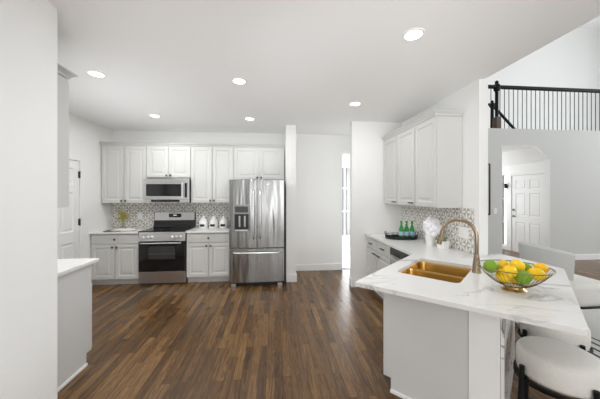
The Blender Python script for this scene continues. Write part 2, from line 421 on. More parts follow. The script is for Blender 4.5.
# foyer: vaulted soffit, right wall holding the front door, left wall
bm = B(); poly = [(5.03, OZ), (6.0, OZ), (OX1, 2.335), (6.55, 2.335), (6.55, CZ), (5.03, CZ)]
extr(bm, poly, 'y', FY + .12, 8.2)
struct('ceiling_foyer', bm, M['wall'], 'white sloped ceiling seen through the clipped opening', 'ceiling')
bm = B(); ln = [(OX0, 0), (OX0, OZ), (6.0, OZ), (OX1, 2.335), (OX1, 0), (OX1 - .008, 0), (OX1 - .008, 2.33), (5.996, OZ - .008), (OX0 + .008, OZ - .008), (OX0 + .008, 0)]
for i in range(4):
    q = [ln[i], ln[i + 1], ln[8 - i], ln[9 - i]]
    rings(bm, [[(x, FY - .002, z) for x, z in q], [(x, FY + .122, z) for x, z in q]])
struct('trim_4', bm, M['trim'], 'white lining of the clipped opening in grey wall', 'trim')
FD0, FD1, FDZ, FX = 5.82, 6.73, 2.035, 6.43
bm = B(); box(bm, FX, FX + .12, FY + .12, FD0 - .005, 0, 2.335); box(bm, FX, FX + .12, FD0 - .005, FD1 + .005, FDZ + .005, 2.335)
box(bm, FX, FX + .12, FD1 + .005, 6.90, 0, 2.335); box(bm, FX, FX + .12, 7.10, 8.2, 0, 2.335); box(bm, FX, FX + .12, 6.90, 7.10, 2.1, 2.335); box(bm, FX, FX + .12, 6.90, 7.10, 0, .1)
box(bm, FX + .002, 6.55, FY + .12, FY + .121, 0, 2.335)
struct('wall_foyer_right', bm, M['wall'], 'white foyer wall holding the six panel front door', 'wall')
bm = B(); box(bm, 5.03, OX0, FY + .12, 8.2, 0, OZ)
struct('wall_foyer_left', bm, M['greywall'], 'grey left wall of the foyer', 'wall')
bm = B(); box(bm, FX + .05, FX + .056, 6.92, 7.08, .12, 2.08)
wf = B()
for y in (6.90, 7.08): box(wf, FX + .02, FX + .1, y, y + .02, .1, 2.1)
for z in (.1, .75, 1.4, 2.08): box(wf, FX + .02, FX + .1, 6.92, 7.08, z, z + .02)
w = struct('window_1', wf, M['trim'], 'slim bright sidelight window left of the front door', 'window')
obj('pane', bm, M['pane'], w)
# sunroom past the hall
bm = B(); box(bm, 1.0, 3.2, WB + .06, 8.0, 0, .012)
struct('floor_sunroom', bm, M['tilefloor'], 'pale tile floor past the hall opening', 'floor')
bm = B(); box(bm, .9, 1.0, WB + .12, 8.1, 0, CZ); box(bm, 3.2, 3.3, FY + .12, 8.1, 0, CZ); box(bm, 1.0, 3.2, 8.0, 8.1, 0, .25); box(bm, 1.0, 3.2, 8.0, 8.1, 2.4, CZ)
struct('wall_sunroom', bm, M['wall'], 'white walls of the bright room past the hall', 'wall')
bm = B()
for x in (1.0, 1.55, 2.1, 2.65, 3.15): box(bm, x, x + .05, 8.02, 8.08, .25, 2.4)
for z in (.25, 1.0, 1.7, 2.35): box(bm, 1.0, 3.2, 8.03, 8.07, z, z + .05)
w = struct('window_2', bm, M['trim'], 'bright gridded window past the hall opening', 'window')
bm = B(); box(bm, 1.0, 3.2, 8.048, 8.052, .28, 2.38); obj('pane', bm, M['pane'], w)
# window frames behind the camera and in the family room
bm = B()
for a, b in ((-1.3, -.2), (1.0, 2.5)):
    for x in (a, (a + b) / 2 - .03, b - .06): box(bm, x, x + .06, -3.08, -3.02, .3, 2.6)
    for z in (.3, 1.4, 2.54): box(bm, a, b, -3.07, -3.03, z, z + .06)
struct('window_3', bm, M['trim'], 'wide white framed windows behind the camera', 'window')
bm = B()
for y in (-1.4, -.2, 1.0, 2.2, 3.4, 4.54): box(bm, 11.62, 11.68, y, y + .06, .55, 4.85)
for z in (.55, 2.0, 3.4, 4.79): box(bm, 11.63, 11.67, -1.4, 4.6, z, z + .06)
struct('window_4', bm, M['trim'], 'tall white framed windows of the family room', 'window')

# baseboards
BH, BT = .13, .016
def board(name, segs, label):
    bm = B()
    for x0, x1, y0, y1 in segs:
        box(bm, x0, x1, y0, y1, 0, BH)
    struct(name, bm, M['trim'], label, 'baseboard', bevel=.004)
board('baseboard_back', [(.37 + BT, 1.37, WB - BT, WB)], 'white baseboard along the hall back wall')
board('baseboard_fridge_side', [(.195, .37 + BT, 4.69 - BT, 4.69), (.37, .37 + BT, 4.69, WB)], 'white baseboard around the wall end right of fridge')
board('baseboard_hall', [(1.275 - BT, 1.515, 4.34 - BT, 4.34), (1.275 - BT, 1.275, 4.34, 4.46)], 'white baseboard under the wall between hall and right cabinets')
board('baseboard_left', [(WL, WL + BT, DY1 + .1, 4.71)], 'white baseboard along the left wall')
board('baseboard_family', [(2.24, OX0, FY - BT, FY), (OX1, 11.6, FY - BT, FY)], 'white baseboard along the grey family room wall')

# ---------------------------------------------------------------- doors (six panels)
def panel_rings(bm, x0, x1, z0, z1, y, prof):
    """nested rectangles from the outer edge inwards, prof = (inset, y offset)"""
    lps = []
    for ins, dy in prof:
        lps.append([(x0 + ins, y + dy, z0 + ins), (x1 - ins, y + dy, z0 + ins), (x1 - ins, y + dy, z1 - ins), (x0 + ins, y + dy, z1 - ins)])
    rings(bm, lps, (False, True))

def six_panel(name, label, loc, rz, w, h, hinge_side, lever, hinges):
    t = bpy.data.objects.new(name, None); COL.objects.link(t); t.location = loc; t.rotation_euler = (0, 0, rz)
    tag(t, label, 'door'); t['kind'] = 'structure'
    bm = B(); y = 0.0
    st, mid = .115, .10
    xs = [(st, w / 2 - mid / 2), (w / 2 + mid / 2, w - st)]
    zs = [(.24, .80), (.97, 1.56), (1.68, h - .12)]
    box(bm, 0, w, .012, .04, 0, h)
    for z0, z1 in ((0, .24), (.80, .97), (1.56, 1.68), (h - .12, h)): box(bm, 0, w, y, .012, z0, z1)
    for x0, x1 in ((0, st), (w / 2 - mid / 2, w / 2 + mid / 2), (w - st, w)):
        for z0, z1 in zs: box(bm, x0, x1, y, .012, z0, z1)
    obj('leaf', bm, M['trim'], t, bevel=.002)
    pb = B()
    for x0, x1 in xs:
        for z0, z1 in zs: panel_rings(pb, x0, x1, z0, z1, 0, [(.0, .003), (.012, .011), (.03, .011), (.045, .003)])
    obj('raised_panels', pb, M['trim'], t)
    cb = B(); c = .075
    box(cb, -c, -.004, -.018, 0.0, 0, h + c); box(cb, w + .004, w + c, -.018, 0.0, 0, h + c); box(cb, -.004, w + .004, -.018, 0.0, h + .004, h + c)
    obj('casing', cb, M['trim'], t, bevel=.004)
    for z in hinges:
        hb = B(); x = w if hinge_side > 0 else 0
        box(hb, x - .022, x + .012, -.004, .002, z - .05, z + .05); tube(hb, [(x + .002, -.012, z - .055), (x + .002, -.012, z + .055)], .008, 8)
        obj('hinge', hb, M['pewter'], t)
    if lever:
        lx = .065 if hinge_side > 0 else w - .065; sg = 1 if hinge_side > 0 else -1
        lb = B(); tube(lb, [(lx, 0, .95), (lx, -.015, .95)], .03, 16); tube(lb, [(lx, -.015, .95), (lx, -.05, .95), (lx + sg * .02, -.058, .95), (lx + sg * .11, -.055, .95)], .010, 8)
        obj('lever_handle', lb, M['pewter'], t, 40)
        db = B(); tube(db, [(lx, 0, 1.12), (lx, -.022, 1.12)], .028, 16); obj('deadbolt', db, M['pewter'], t, 40)
    return t
# facing +X in the left wall: local x runs along +Y, so the hinges stand at the far jamb
six_panel('door_1', 'white six panel door in the left wall with dark hinges', (WL, DY0, 0), R(90), DY1 - DY0, DZ, 1, False, (.25, 1.10, 1.84))
six_panel('door_2', 'white six panel front door seen through the clipped opening', (FX, FD1, 0), R(-90), FD1 - FD0, FDZ, 1, True, (.25, 1.02, 1.80))

# ---------------------------------------------------------------- cabinets
PROF = [(0, .0), (.052, 0), (.056, .006), (.066, .009), (.082, .009), (.102, .002)]
def cab_door(parent, x0, x1, z0, z1, knob=None, m='cab', y=0.0):
    bm = B()
    panel_rings(bm, x0, x1, z0, z1, y, PROF)
    rings(bm, [[(x0, y, z0), (x1, y, z0), (x1, y, z1), (x0, y, z1)], [(x0, y + .019, z0), (x1, y + .019, z0), (x1, y + .019, z1), (x0, y + .019, z1)]], (False, True))
    bmesh.ops.remove_doubles(bm, verts=bm.verts, dist=1e-5)
    d = obj('door', bm, M[m], parent)
    if knob: knob_on(d, knob[0], knob[1], y, knob[2] if len(knob) > 2 else 'knob')
    return d
def knob_on(d, x, z, y=0.0, kind='knob'):
    kb = B()
    if kind == 'knob':
        tube(kb, [(x, y + .001, z), (x, y - .012, z), (x, y - .016, z), (x, y - .024, z), (x, y - .030, z)], [.008, .007, .014, .019, .011], 12)
        obj('knob', kb, M['pewter'], d, 40)
    else:
        for dx in (-.035, .035): tube(kb, [(x + dx, y + .001, z), (x + dx, y - .022, z)], .005, 8)
        tube(kb, [(x - .05, y - .024, z), (x + .05, y - .024, z)], .010, 8)
        obj('pull', kb, M['pewter'], d, 40)
def drawer(parent, x0, x1, z0, z1, kind='knob', m='cab'):
    bm = B(); panel_rings(bm, x0, x1, z0, z1, 0, [(0, .003), (.006, 0), (.02, 0)])
    rings(bm, [[(x0, .003, z0), (x1, .003, z0), (x1, .003, z1), (x0, .003, z1)], [(x0, .019, z0), (x1, .019, z0), (x1, .019, z1), (x0, .019, z1)]], (False, True))
    bmesh.ops.remove_doubles(bm, verts=bm.verts, dist=1e-5)
    d = obj('drawer', bm, M[m], parent); knob_on(d, (x0 + x1) / 2, (z0 + z1) / 2, 0, kind); return d

def upper(label, loc, rz, w, z0, z1, depth, doors, kinds, m='cab', name='wall_cabinet', group=None):
    """doors = list of (x0, x1, knob side -1/+1/0)"""
    t = thing(name, label, 'cabinet', (loc[0], loc[1], z0), rz, group); h = z1 - z0
    bm = B(); box(bm, 0, w, .02, depth, 0, h); obj('carcass', bm, M[m], t, bevel=.002)
    for x0, x1, k in doors:
        cab_door(t, x0 + .008, x1 - .008, .012, h - .012, None if k == 0 else ((x1 - .034 if k > 0 else x0 + .034) if kinds == 'knob' else (x1 - .075 if k > 0 else x0 + .075), .045, kinds), m)
    return t

def base(label, loc, rz, w, depth, fronts, m='cab', top=None, name='base_cabinet', kinds='knob', group=None):
    t = thing(name, label, 'cabinet', (loc[0], loc[1], 0), rz, group); h = (top or CT - CTH)
    bm = B(); box(bm, 0, w, .02, depth, .105, h); box(bm, 0, w, .085, depth, 0, .105); obj('carcass', bm, M[m], t, bevel=.002)
    for f in fronts:
        if f[0] == 'drawer': drawer(t, f[1] + .008, f[2] - .008, h - .165, h - .02, kinds, m)
        else:
            k = f[3]; cab_door(t, f[1] + .008, f[2] - .008, .115, h - .18, None if k == 0 else ((f[2] - .034 if k > 0 else f[1] + .034) if kinds == 'knob' else (f[2] - .08 if k > 0 else f[1] + .08), h - .225, kinds), m)
    return t

XL, YU, YB = -3.04, 5.016, 4.75
UW, UD = .762, WB - 5.016 - .004
g = 'wall cabinets along the back wall'
upper('tall pale grey two door wall cabinet in the far left corner', (XL, YU), 0, UW, UZ0, UZ1, UD, [(0, UW / 2, 1), (UW / 2, UW, -1)], 'knob')
upper('short pale grey two door wall cabinet above the microwave', (XL + UW, YU), 0, UW, 1.83, UZ1, UD, [(0, UW / 2, 1), (UW / 2, UW, -1)], 'knob')
upper('tall pale grey two door wall cabinet between microwave and fridge', (XL + 2 * UW, YU), 0, UW, UZ0, UZ1, UD, [(0, UW / 2, 1), (UW / 2, UW, -1)], 'knob')
upper('short pale grey two door wall cabinet above the fridge', (XL + 3 * UW, YU), 0, .935, 1.80, UZ1, UD, [(0, .4675, 1), (.4675, .935, -1)], 'knob')
CR = [(0, 0), (-.008, .0), (-.008, .014), (-.020, .020), (-.026, .036), (-.050, .054), (-.058, .060), (-.058, .070), (.02, .070), (.02, 0)]
def crown_prof(dx, z, sgn=1): return [(dx + sgn * p, z + q) for p, q in CR]
bm = B(); extr(bm, crown_prof(YU + .02, UZ1 - .02), 'x', WL, .192)
tag(obj('crown_molding', bm, M['cab']), 'pale grey crown molding topping the back wall cabinets', 'molding')

base('pale grey base cabinet in the far left corner beside the range', (XL, YB), 0, UW, WB - YB - .004, [('drawer', 0, UW), ('door', 0, UW / 2, 1), ('door', UW / 2, UW, -1)], top=CTB - CTH)
base('pale grey base cabinet between range and fridge', (XL + 2 * UW + .006, YB), 0, UW - .012, WB - YB - .004, [('drawer', 0, UW - .012), ('door', 0, UW / 2 - .006, 1), ('door', UW / 2 - .006, UW - .012, -1)], top=CTB - CTH)
bm = B(); box(bm, WL + .002, XL + UW - .002, YB - .03, WB - .002, CTB - CTH, CTB)
tag(obj('countertop', bm, M['counter_plain'], bevel=.004), 'short white countertop left of the range', 'countertop')
bm = B(); box(bm, XL + 2 * UW + .004, XL + 3 * UW - .004, YB - .03, WB - .002, CTB - CTH, CTB)
tag(obj('countertop', bm, M['counter_plain'], bevel=.004), 'short white countertop between range and fridge', 'countertop')
bm = B(); box(bm, WL + .002, XL + 3 * UW + .0, WB - .010, WB - .0005, CTB, 1.84)
struct('trim_1', bm, M['tile_back'], 'grey and white petal patterned tile backsplash behind the range', 'backsplash')

# cabinets on the left, seen from their ends
LX = -1.68
t = base('grey base cabinet end near the left wall end', (LX, 2.655), PI, 1.2, .63, [('door', .0, .4, 1), ('door', .4, .8, -1), ('door', .8, 1.2, 1)], 'panel', .93 - CTH, 'base_cabinet')
bm = B(); box(bm, -.012, 0, .085, .60, 0, .02); obj('shoe_molding', bm, M['trim'], t)
bm = B(); box(bm, WL + .002, LX + .035, 2.005, 2.69, .93 - CTH, .93)
tag(obj('countertop', bm, M['counter_plain'], bevel=.004), 'white countertop corner poking out beside the left wall end', 'countertop')
upper('grey wall cabinet end hanging above the left countertop corner', (LX + .012, 2.36), PI, 1.2, 1.425, 2.45, .335, [(0, .4, 1), (.4, .8, -1), (.8, 1.2, 1)], 'knob', 'panel')
bm = B()
def crown_L(bm, pts, z):
    """sweep the crown along a corner path; pts = [(x, y, outward normal xy)]"""
    lps = []
    for x, y, nx, ny in pts:
        lps.append([(x - nx * p, y - ny * p, z + q) for p, q in CR])
    rings(bm, lps)
crown_L(bm, [(LX - .008 - 1.2, 2.34, 0, 1), (LX - .008, 2.34, 1, 1), (LX - .008, 2.03, 1, 0)], 2.4505)
tag(obj('crown_molding', bm, M['panel']), 'grey crown molding on the cabinet end at left', 'molding')

# right run
RF = 1.51
upper('pale grey two door wall cabinet in the corner of right wall', (1.81, 4.336), R(-90), 1.01, UZ0, 2.42, WR - 1.81 - .003, [(0.01, .505, 1), (.505, 1.01, 1)], 'pull')
upper('pale grey single door wall cabinet, nearest on the right wall', (1.81, 3.324), R(-90), .444, UZ0, 2.42, WR - 1.81 - .003, [(0, .444, 0)], 'pull')
bm = B(); crown_L(bm, [(1.83, 4.336, -1, 0), (1.83, 2.90, -1, -1), (WR - .003, 2.90, 0, -1)], 2.42 - .012)
tag(obj('crown_molding', bm, M['cab']), 'pale grey crown molding topping the right wall cabinets', 'molding')
base('pale grey base cabinet with two drawers under the bottle tray', (RF, 4.336), R(-90), .935, WR - RF - .003, [('drawer', .02, .4775), ('drawer', .4775, .935), ('door', .02, .4775, 1), ('door', .4775, .935, -1)], kinds='pull')
br_ = [o for o in COL.objects if o.get('label', '').startswith('pale grey base cabinet with two drawers')][0]
bm = B(); box(bm, 0, .935, .070, .085, 0, .03); obj('shoe_molding', bm, M['trim'], br_)
bm = B(); box(bm, WR - .009, WR - .0005, 2.70, 4.338, CT, UZ0)
struct('trim_2', bm, M['tile_right'], 'grey and white petal patterned tile backsplash on right wall', 'backsplash')

# peninsula: sink cabinet, end panel, knee wall
t = thing('sink_cabinet', 'grey angled peninsula cabinet holding the gold sink', 'cabinet', (*P(0, 0), 0), 0)
def loc2(t_, s_): v = PE * t_ + PN * s_; return (v.x, v.y)
def pbox(bm, t0, t1, s0, s1, z0, z1): return prism(bm, [loc2(t0, s0), loc2(t1, s0), loc2(t1, s1), loc2(t0, s1)], z0, z1)
h = CT - CTH
bm = B()
TP, SF, SB = .285, .095, .672             # end panel plane, cabinet face, cabinet back
prof = [(SF, .105), (SF + .06, .105), (SF + .06, 0), (SB, 0), (SB, h), (SF, h)]
rings(bm, [[(*loc2(TP, s), z) for s, z in prof], [(*loc2(TP + .02, s), z) for s, z in prof]])
obj('end_panel', bm, M['panel'], t, bevel=.002)
bm = B(); T1 = 1.15
pbox(bm, TP + .02, T1, SF + .0195, SF + .0255, .105, h); pbox(bm, T1 - .02, T1, SF + .02, SB, .105, h)
pbox(bm, TP + .02, T1, SB - .015, SB, 0, h); pbox(bm, TP + .02, T1, SF + .035, SB - .015, .105, .12); pbox(bm, TP + .02, T1, SF + .085, SF + .10, 0, .105)
obj('carcass', bm, M['panel'], t)
for a_, b_ in ((TP + .03, .71), (.72, T1 - .01)):
    bm = B(); pbox(bm, a_, b_, SF, SF + .019, .115, h - .01); obj('door', bm, M['cab'], t, bevel=.003)
bm = B(); pbox(bm, TP - .014, TP, SF + .06, SB, 0, .02); obj('shoe_molding', bm, M['trim'], t)
bm = B(); prism(bm, [P(TP - .006, SB + .002), P(1.42, SB + .002), P(1.42, .838), P(TP - .006, .838)], 0, h - .001)
struct('wall_peninsula', bm, M['trim'], 'low white wall carrying the peninsula overhang', 'wall')
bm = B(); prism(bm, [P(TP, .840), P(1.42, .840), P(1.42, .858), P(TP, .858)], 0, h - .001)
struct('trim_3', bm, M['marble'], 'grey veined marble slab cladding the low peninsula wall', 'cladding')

# the large countertop with the sink cut out
def arc(cx, cy, r, a0, a1, n): return [(cx + r * math.cos(a0 + (a1 - a0) * k / n), cy + r * math.sin(a0 + (a1 - a0) * k / n)) for k in range(n + 1)]
def rrect(t0, t1, s0, s1, r, n=6):
    out = []
    for cx, cy, a in ((t1 - r, s1 - r, 0), (t0 + r, s1 - r, 90), (t0 + r, s0 + r, 180), (t1 - r, s0 + r, 270)):
        out += arc(cx, cy, r, R(a), R(a + 90), n)
    return out
def fillet(p, a, b, r, n=5):
    p, a, b = Vector(p), Vector(a), Vector(b); u = (a - p).normalized(); v = (b - p).normalized()
    p0, p1 = p + u * r, p + v * r; return [tuple((p0 * (1 - k / n) ** 2 + p * 2 * (k / n) * (1 - k / n) + p1 * (k / n) ** 2)) for k in range(n + 1)]
c_a, c_b, c_c, c_d, c_e = (1.49, 2.78), P(0, 0), (1.475, 1.127), (2.50, 2.10), (2.44, 2.70)
outer = [(1.49, 4.337), c_a] + fillet(c_b, c_a, c_c, .012) + fillet(c_c, c_b, c_d, .03) + fillet(c_d, c_c, c_e, .03) + [c_e, (2.243, 2.70), (2.243, 2.627), (2.137, 2.627), (2.137, 4.337)]
SK = (.46, 1.10, .125, .588)
hole = [P(a, b) for a, b in rrect(*SK, .05)]
def plate_with_hole(outer, hole, z0, z1):
    bm = B(); edges = []
    for lp in (outer, hole):
        vs = [bm.verts.new((x, y, z0)) for x, y in lp]
        edges += [bm.edges.new((vs[i], vs[(i + 1) % len(vs)])) for i in range(len(vs))]
    g = bmesh.ops.triangle_fill(bm, use_beauty=True, use_dissolve=False, edges=edges)
    fs = [f for f in g['geom'] if isinstance(f, bmesh.types.BMFace)]
    ex = bmesh.ops.extrude_face_region(bm, geom=fs)
    for v in [q for q in ex['geom'] if isinstance(q, bmesh.types.BMVert)]: v.co.z = z1
    return bm
bm = plate_with_hole(outer, hole, CT - CTH, CT)
tag(obj('countertop', bm, M['counter'], bevel=.003), 'large white marble countertop with angled peninsula and sink', 'countertop')

# sink: two bowls with a low divider, hung under the top
t = thing('kitchen_sink', 'gold double bowl sink set in the white peninsula top', 'sink', (*P(0, 0), 0), 0)
def bowl(bm, t0, t1, s0, s1, r, ztop, zbot):
    lps = []
    for ins, z in ((0, ztop), (.004, ztop - .02), (.010, zbot + .04), (.022, zbot + .012), (.045, zbot)):
        lps.append([(*loc2(a, b), z) for a, b in rrect(t0 + ins, t1 - ins, s0 + ins, s1 - ins, max(r - ins * .3, .02))])
    rings(bm, lps, (False, True))
zr = CT - CTH - .001
mid = (SK[0] + SK[1]) / 2
bm = B(); bowl(bm, SK[0] - .004, mid - .012, SK[2] - .004, SK[3] + .004, .055, zr, .69); o = obj('basin', bm, M['gold'], t, 50)
bm = B(); bowl(bm, mid + .012, SK[1] + .004, SK[2] - .004, SK[3] + .004, .055, zr, .69); obj('basin', bm, M['gold'], t, 50)
bm = B(); pbox(bm, mid - .0135, mid + .0135, SK[2] - .002, SK[3] + .002, zr - .06, zr - .002)
for (a0, a1) in ((SK[0] - .004, mid - .012), (mid + .012, SK[1] + .004)):
    pass
obj('divider', bm, M['gold'], t, 40, bevel=.008)
for c in ((SK[0] + mid) / 2, (SK[1] + mid) / 2):
    x, y = loc2(c, .36); bm = B(); lathe(bm, [(.045, .691), (.045, .694), (.03, .694), (.026, .692)], 20, (x, y, 0)); obj('drain', bm, M['brass'], t, 40)

# faucet
fx, fy = P(.875, .635)
t = thing('faucet', 'bronze gooseneck faucet standing behind the gold sink', 'faucet', (fx, fy, CT), 0)
bm = B(); lathe(bm, [(.034, 0), (.034, .012), (.030, .022), (.028, .07), (.023, .11), (.0165, .15)], 24); obj('body', bm, M['bronze'], t, 40)
dv = -PN
pts = [(0, 0, .13), (0, 0, .20), (0, 0, .30)]
rad = .128
for k in range(0, 13):
    a = PI * k / 12 * .93; q = rad - rad * math.cos(a)
    pts.append((dv.x * q, dv.y * q, .30 + rad * math.sin(a)))
lx, ly, lz = pts[-1]; sl = .03
bm = B(); tube(bm, pts, .0145, 14); obj('spout', bm, M['bronze'], t, 50)
bm = B(); e1 = (lx + dv.x * .010, ly + dv.y * .010, lz - .05); e2 = (lx + dv.x * .030, ly + dv.y * .030, lz - .125)
tube(bm, [(lx, ly, lz), e1, e2], [.0165, .0185, .021], 14); obj('spray_head', bm, M['bronze'], t, 40)
bm = B(); hd = PE
tube(bm, [(0, 0, .075), (hd.x * .04, hd.y * .04, .078), (hd.x * .06, hd.y * .06, .085), (hd.x * .075, hd.y * .075, .14)], [.013, .013, .010, .007], 10); obj('lever_handle', bm, M['bronze'], t, 40)

# dishwasher
t = thing('dishwasher', 'dark front dishwasher next to the inner counter corner', 'dishwasher', (RF, 3.395, 0), R(-90))
bm = B(); box(bm, 0, .59, .03, .60, .10, CT - CTH - .002); box(bm, 0, .59, .085, .58, 0, .10); obj('body', bm, M['darkgrey'], t)
bm = B(); box(bm, .003, .587, .004, .029, .115, .745); obj('door', bm, M['steelplain'], t, bevel=.004)
bm = B(); box(bm, .003, .587, -.004, .029, .75, CT - CTH - .006); obj('control_panel', bm, M['blackglass'], t, bevel=.004)
bm = B(); tube(bm, [(.05, -.035, .715), (.54, -.035, .715)], .010, 10)
for x in (.07, .52): tube(bm, [(x, .005, .715), (x, -.035, .715)], .007, 8)
obj('handle', bm, M['steelplain'], t, 40)

# ---------------------------------------------------------------- range
t = thing('range', 'stainless steel range with black oven door and cooktop', 'range', (XL + UW + .004, 4.725, 0), 0)
W = UW - .008
bm = B(); box(bm, 0, W, .04, .64, .04, CTB - .005); box(bm, .03, W - .03, .03, .6, 0, .04); obj('body', bm, M['darkgrey'], t)
bm = B(); box(bm, .0, W, .0, .04, .035, .225); obj('storage_drawer', bm, M['steelplain'], t, bevel=.004)
bm = B(); box(bm, 0, W, -.005, .04, .235, .735); d = obj('oven_door', bm, M['blackglass'], t, bevel=.004)
bm = B(); box(bm, .16, W - .16, -.0065, -.004, .44, .66); obj('window', bm, M['ovenglass'], d)
bm = B(); tube(bm, [(.17, -.0075, .53), (W - .17, -.0075, .53)], .002, 6); obj('oven_rack', bm, M['darksteel'], d)
bm = B(); tube(bm, [(.05, -.055, .715), (W - .05, -.055, .715)], .012, 12)
for x in (.08, W - .08): tube(bm, [(x, -.004, .715), (x, -.055, .715)], .009, 8)
obj('handle', bm, M['chrome'], d, 40)
bm = B(); prof = [(-.01, .745), (.04, .745), (.04, .90), (.015, .90)]; extr(bm, prof, 'x', 0, W); cp = obj('control_panel', bm, M['steelplain'], t, bevel=.003)
for x in (.075, .145, .215, W - .215, W - .145, W - .075):
    bm = B(); tube(bm, [(x, .004, .812), (x, -.012, .810), (x, -.016, .810), (x, -.040, .808)], [.026, .026, .020, .018], 14); obj('knob', bm, M['chrome'], cp, 40)
bm = B(); box(bm, -.002, W + .002, -.005, .60, .90, .916); ck = obj('cooktop', bm, M['blackglass'], t, bevel=.003)
for x, y, r in ((.2, .16, .10), (W - .2, .16, .08), (.2, .44, .08), (W - .2, .44, .10)):
    bm = B(); tube(bm, [(x + r * math.cos(2 * PI * k / 32), y + r * math.sin(2 * PI * k / 32), .9162) for k in range(32)], .0015, 6, True)
    obj('burner_ring', bm, M['darkgrey'], ck)
bm = B(); prof = [(.545, .916), (.64, .916), (.64, 1.20), (.585, 1.20), (.575, 1.035)]; extr(bm, prof, 'x', .0, W); bgd = obj('backguard', bm, M['black'], t, bevel=.004)
bm = B(); prof = [(.573, 1.045), (.577, 1.045), (.588, 1.195), (.583, 1.195)]; extr(bm, prof, 'x', .012, W - .012); fp = obj('control_fascia', bm, M['steelplain'], t)
bm = B(); prof = [(.5725, 1.10), (.578, 1.10), (.584, 1.17), (.578, 1.17)]; extr(bm, prof, 'x', W * .36, W * .66); ds = obj('display', bm, M['blackglass'], fp)
bm = B(); box(bm, W * .47, W * .55, .572, .5755, 1.13, 1.148); obj('clock_digits', bm, M['clock'], ds)

# ---------------------------------------------------------------- microwave
t = thing('microwave', 'stainless over the range microwave with black glass door', 'microwave', (XL + UW + .004, 4.935, 1.388), 0)
H = .428
bm = B(); box(bm, 0, W, .02, .42, 0, H); obj('body', bm, M['darkgrey'], t, bevel=.003)
bm = B(); box(bm, 0, W, 0, .02, .055, H - .0); fr = obj('door', bm, M['steelplain'], t, bevel=.004)
bm = B(); box(bm, .025, W - .135, -.002, .001, .115, H - .10); obj('window', bm, M['blackglass'], fr)
bm = B(); box(bm, W - .075, W - .035, -.002, .001, .09, H - .08); obj('keypad', bm, M['blackglass'], fr)
bm = B(); tube(bm, [(W - .105, -.04, .09), (W - .105, -.04, H - .07)], .011, 10)
for z in (.11, H - .09): tube(bm, [(W - .105, .0, z), (W - .105, -.04, z)], .008, 8)
obj('handle', bm, M['chrome'], fr, 40)
bm = B(); box(bm, 0, W, 0, .02, .0, .053); gr = obj('control_strip', bm, M['steelplain'], t, bevel=.002)
bm = B(); box(bm, .11, W - .16, -.002, .001, .012, .05); obj('display', bm, M['blackglass'], gr)

# ---------------------------------------------------------------- fridge
FW = .905
t = thing('refrigerator', 'stainless steel french door refrigerator with water dispenser', 'refrigerator', (XL + 3 * UW + .006, 4.485, 0), 0)
bm = B(); box(bm, .004, FW + .016, .075, .80, .05, 1.755); obj('body', bm, M['darkgrey'], t, bevel=.004)
def curved_front(x0, x1, z0, z1, m, parent, name):
    bm = B(); n = 12; f = []; fz = []
    for k in range(n + 1):
        x = x0 + (x1 - x0) * k / n; q = (x - FW / 2) / (FW / 2); f.append((x, .022 * q * q))
    pts = f + [(x1, .07), (x0, .07)]
    rings(bm, [[(x, y, z0) for x, y in pts], [(x, y, z1) for x, y in pts]])
    return obj(name, bm, m, parent, 30, bevel=.004)
sp = FW * .503
dl = curved_front(.002, sp - .003, .645, 1.775, M['steel'], t, 'door'); dr = curved_front(sp + .003, FW - .002, .645, 1.775, M['steel'], t, 'door')
fd = curved_front(.002, FW - .002, .075, .635, M['steel'], t, 'freezer_drawer')
for d_, x, xx in ((dl, sp - .055, 0), (dr, sp + .055, 0)):
    bm = B(); tube(bm, [(x, .0, .80), (x, -.045, .815), (x, -.055, .86), (x, -.058, 1.2), (x, -.055, 1.54), (x, -.045, 1.585), (x, .0, 1.60)], [.012, .014, .014, .014, .014, .014, .012], 12); obj('handle', bm, M['chrome'], d_, 50)
bm = B(); tube(bm, [(.07, .01, .575), (.09, -.045, .575), (.14, -.056, .575), (FW / 2, -.062, .575), (FW - .14, -.056, .575), (FW - .09, -.045, .575), (FW - .07, .01, .575)], .014, 12); obj('handle', bm, M['chrome'], fd, 50)
bm = B(); prism(bm, [(.075, .008), (.335, .008), (.335, -.008), (.075, -.002)], .93, 1.36); dp = obj('dispenser', bm, M['darksteel'], dl, bevel=.004)
bm = B(); prism(bm, [(.09, .004), (.32, .004), (.32, -.010), (.09, -.0045)], .955, 1.21); obj('recess', bm, M['black'], dp)
bm = B(); prism(bm, [(.10, .004), (.31, .004), (.31, -.011), (.10, -.0055)], 1.235, 1.335); obj('touch_panel', bm, M['darkgrey'], dp)
for x in (.16, .245):
    bm = B(); prism(bm, [(x, 0), (x + .025, 0), (x + .025, -.028), (x, -.024)], 1.0, 1.18); obj('paddle', bm, M['steelplain'], dp, bevel=.003)
bm = B(); box(bm, .10, .31, -.035, .0, .935, .955); obj('drip_tray', bm, M['steelplain'], dp, bevel=.003)
for x in (.03, FW - .11):
    bm = B(); box(bm, x, x + .08, .03, .10, 0, .05); obj('foot', bm, M['steelplain'], t, bevel=.004)
bm = B(); box(bm, .12, FW - .12, .09, .11, .0, .07); obj('toe_grille', bm, M['black'], t)
bm = B(); tube(bm, [(FW * .70, .003, 1.70), (FW * .70, -.001, 1.70)], .012, 12); obj('badge', bm, M['chrome'], dr)

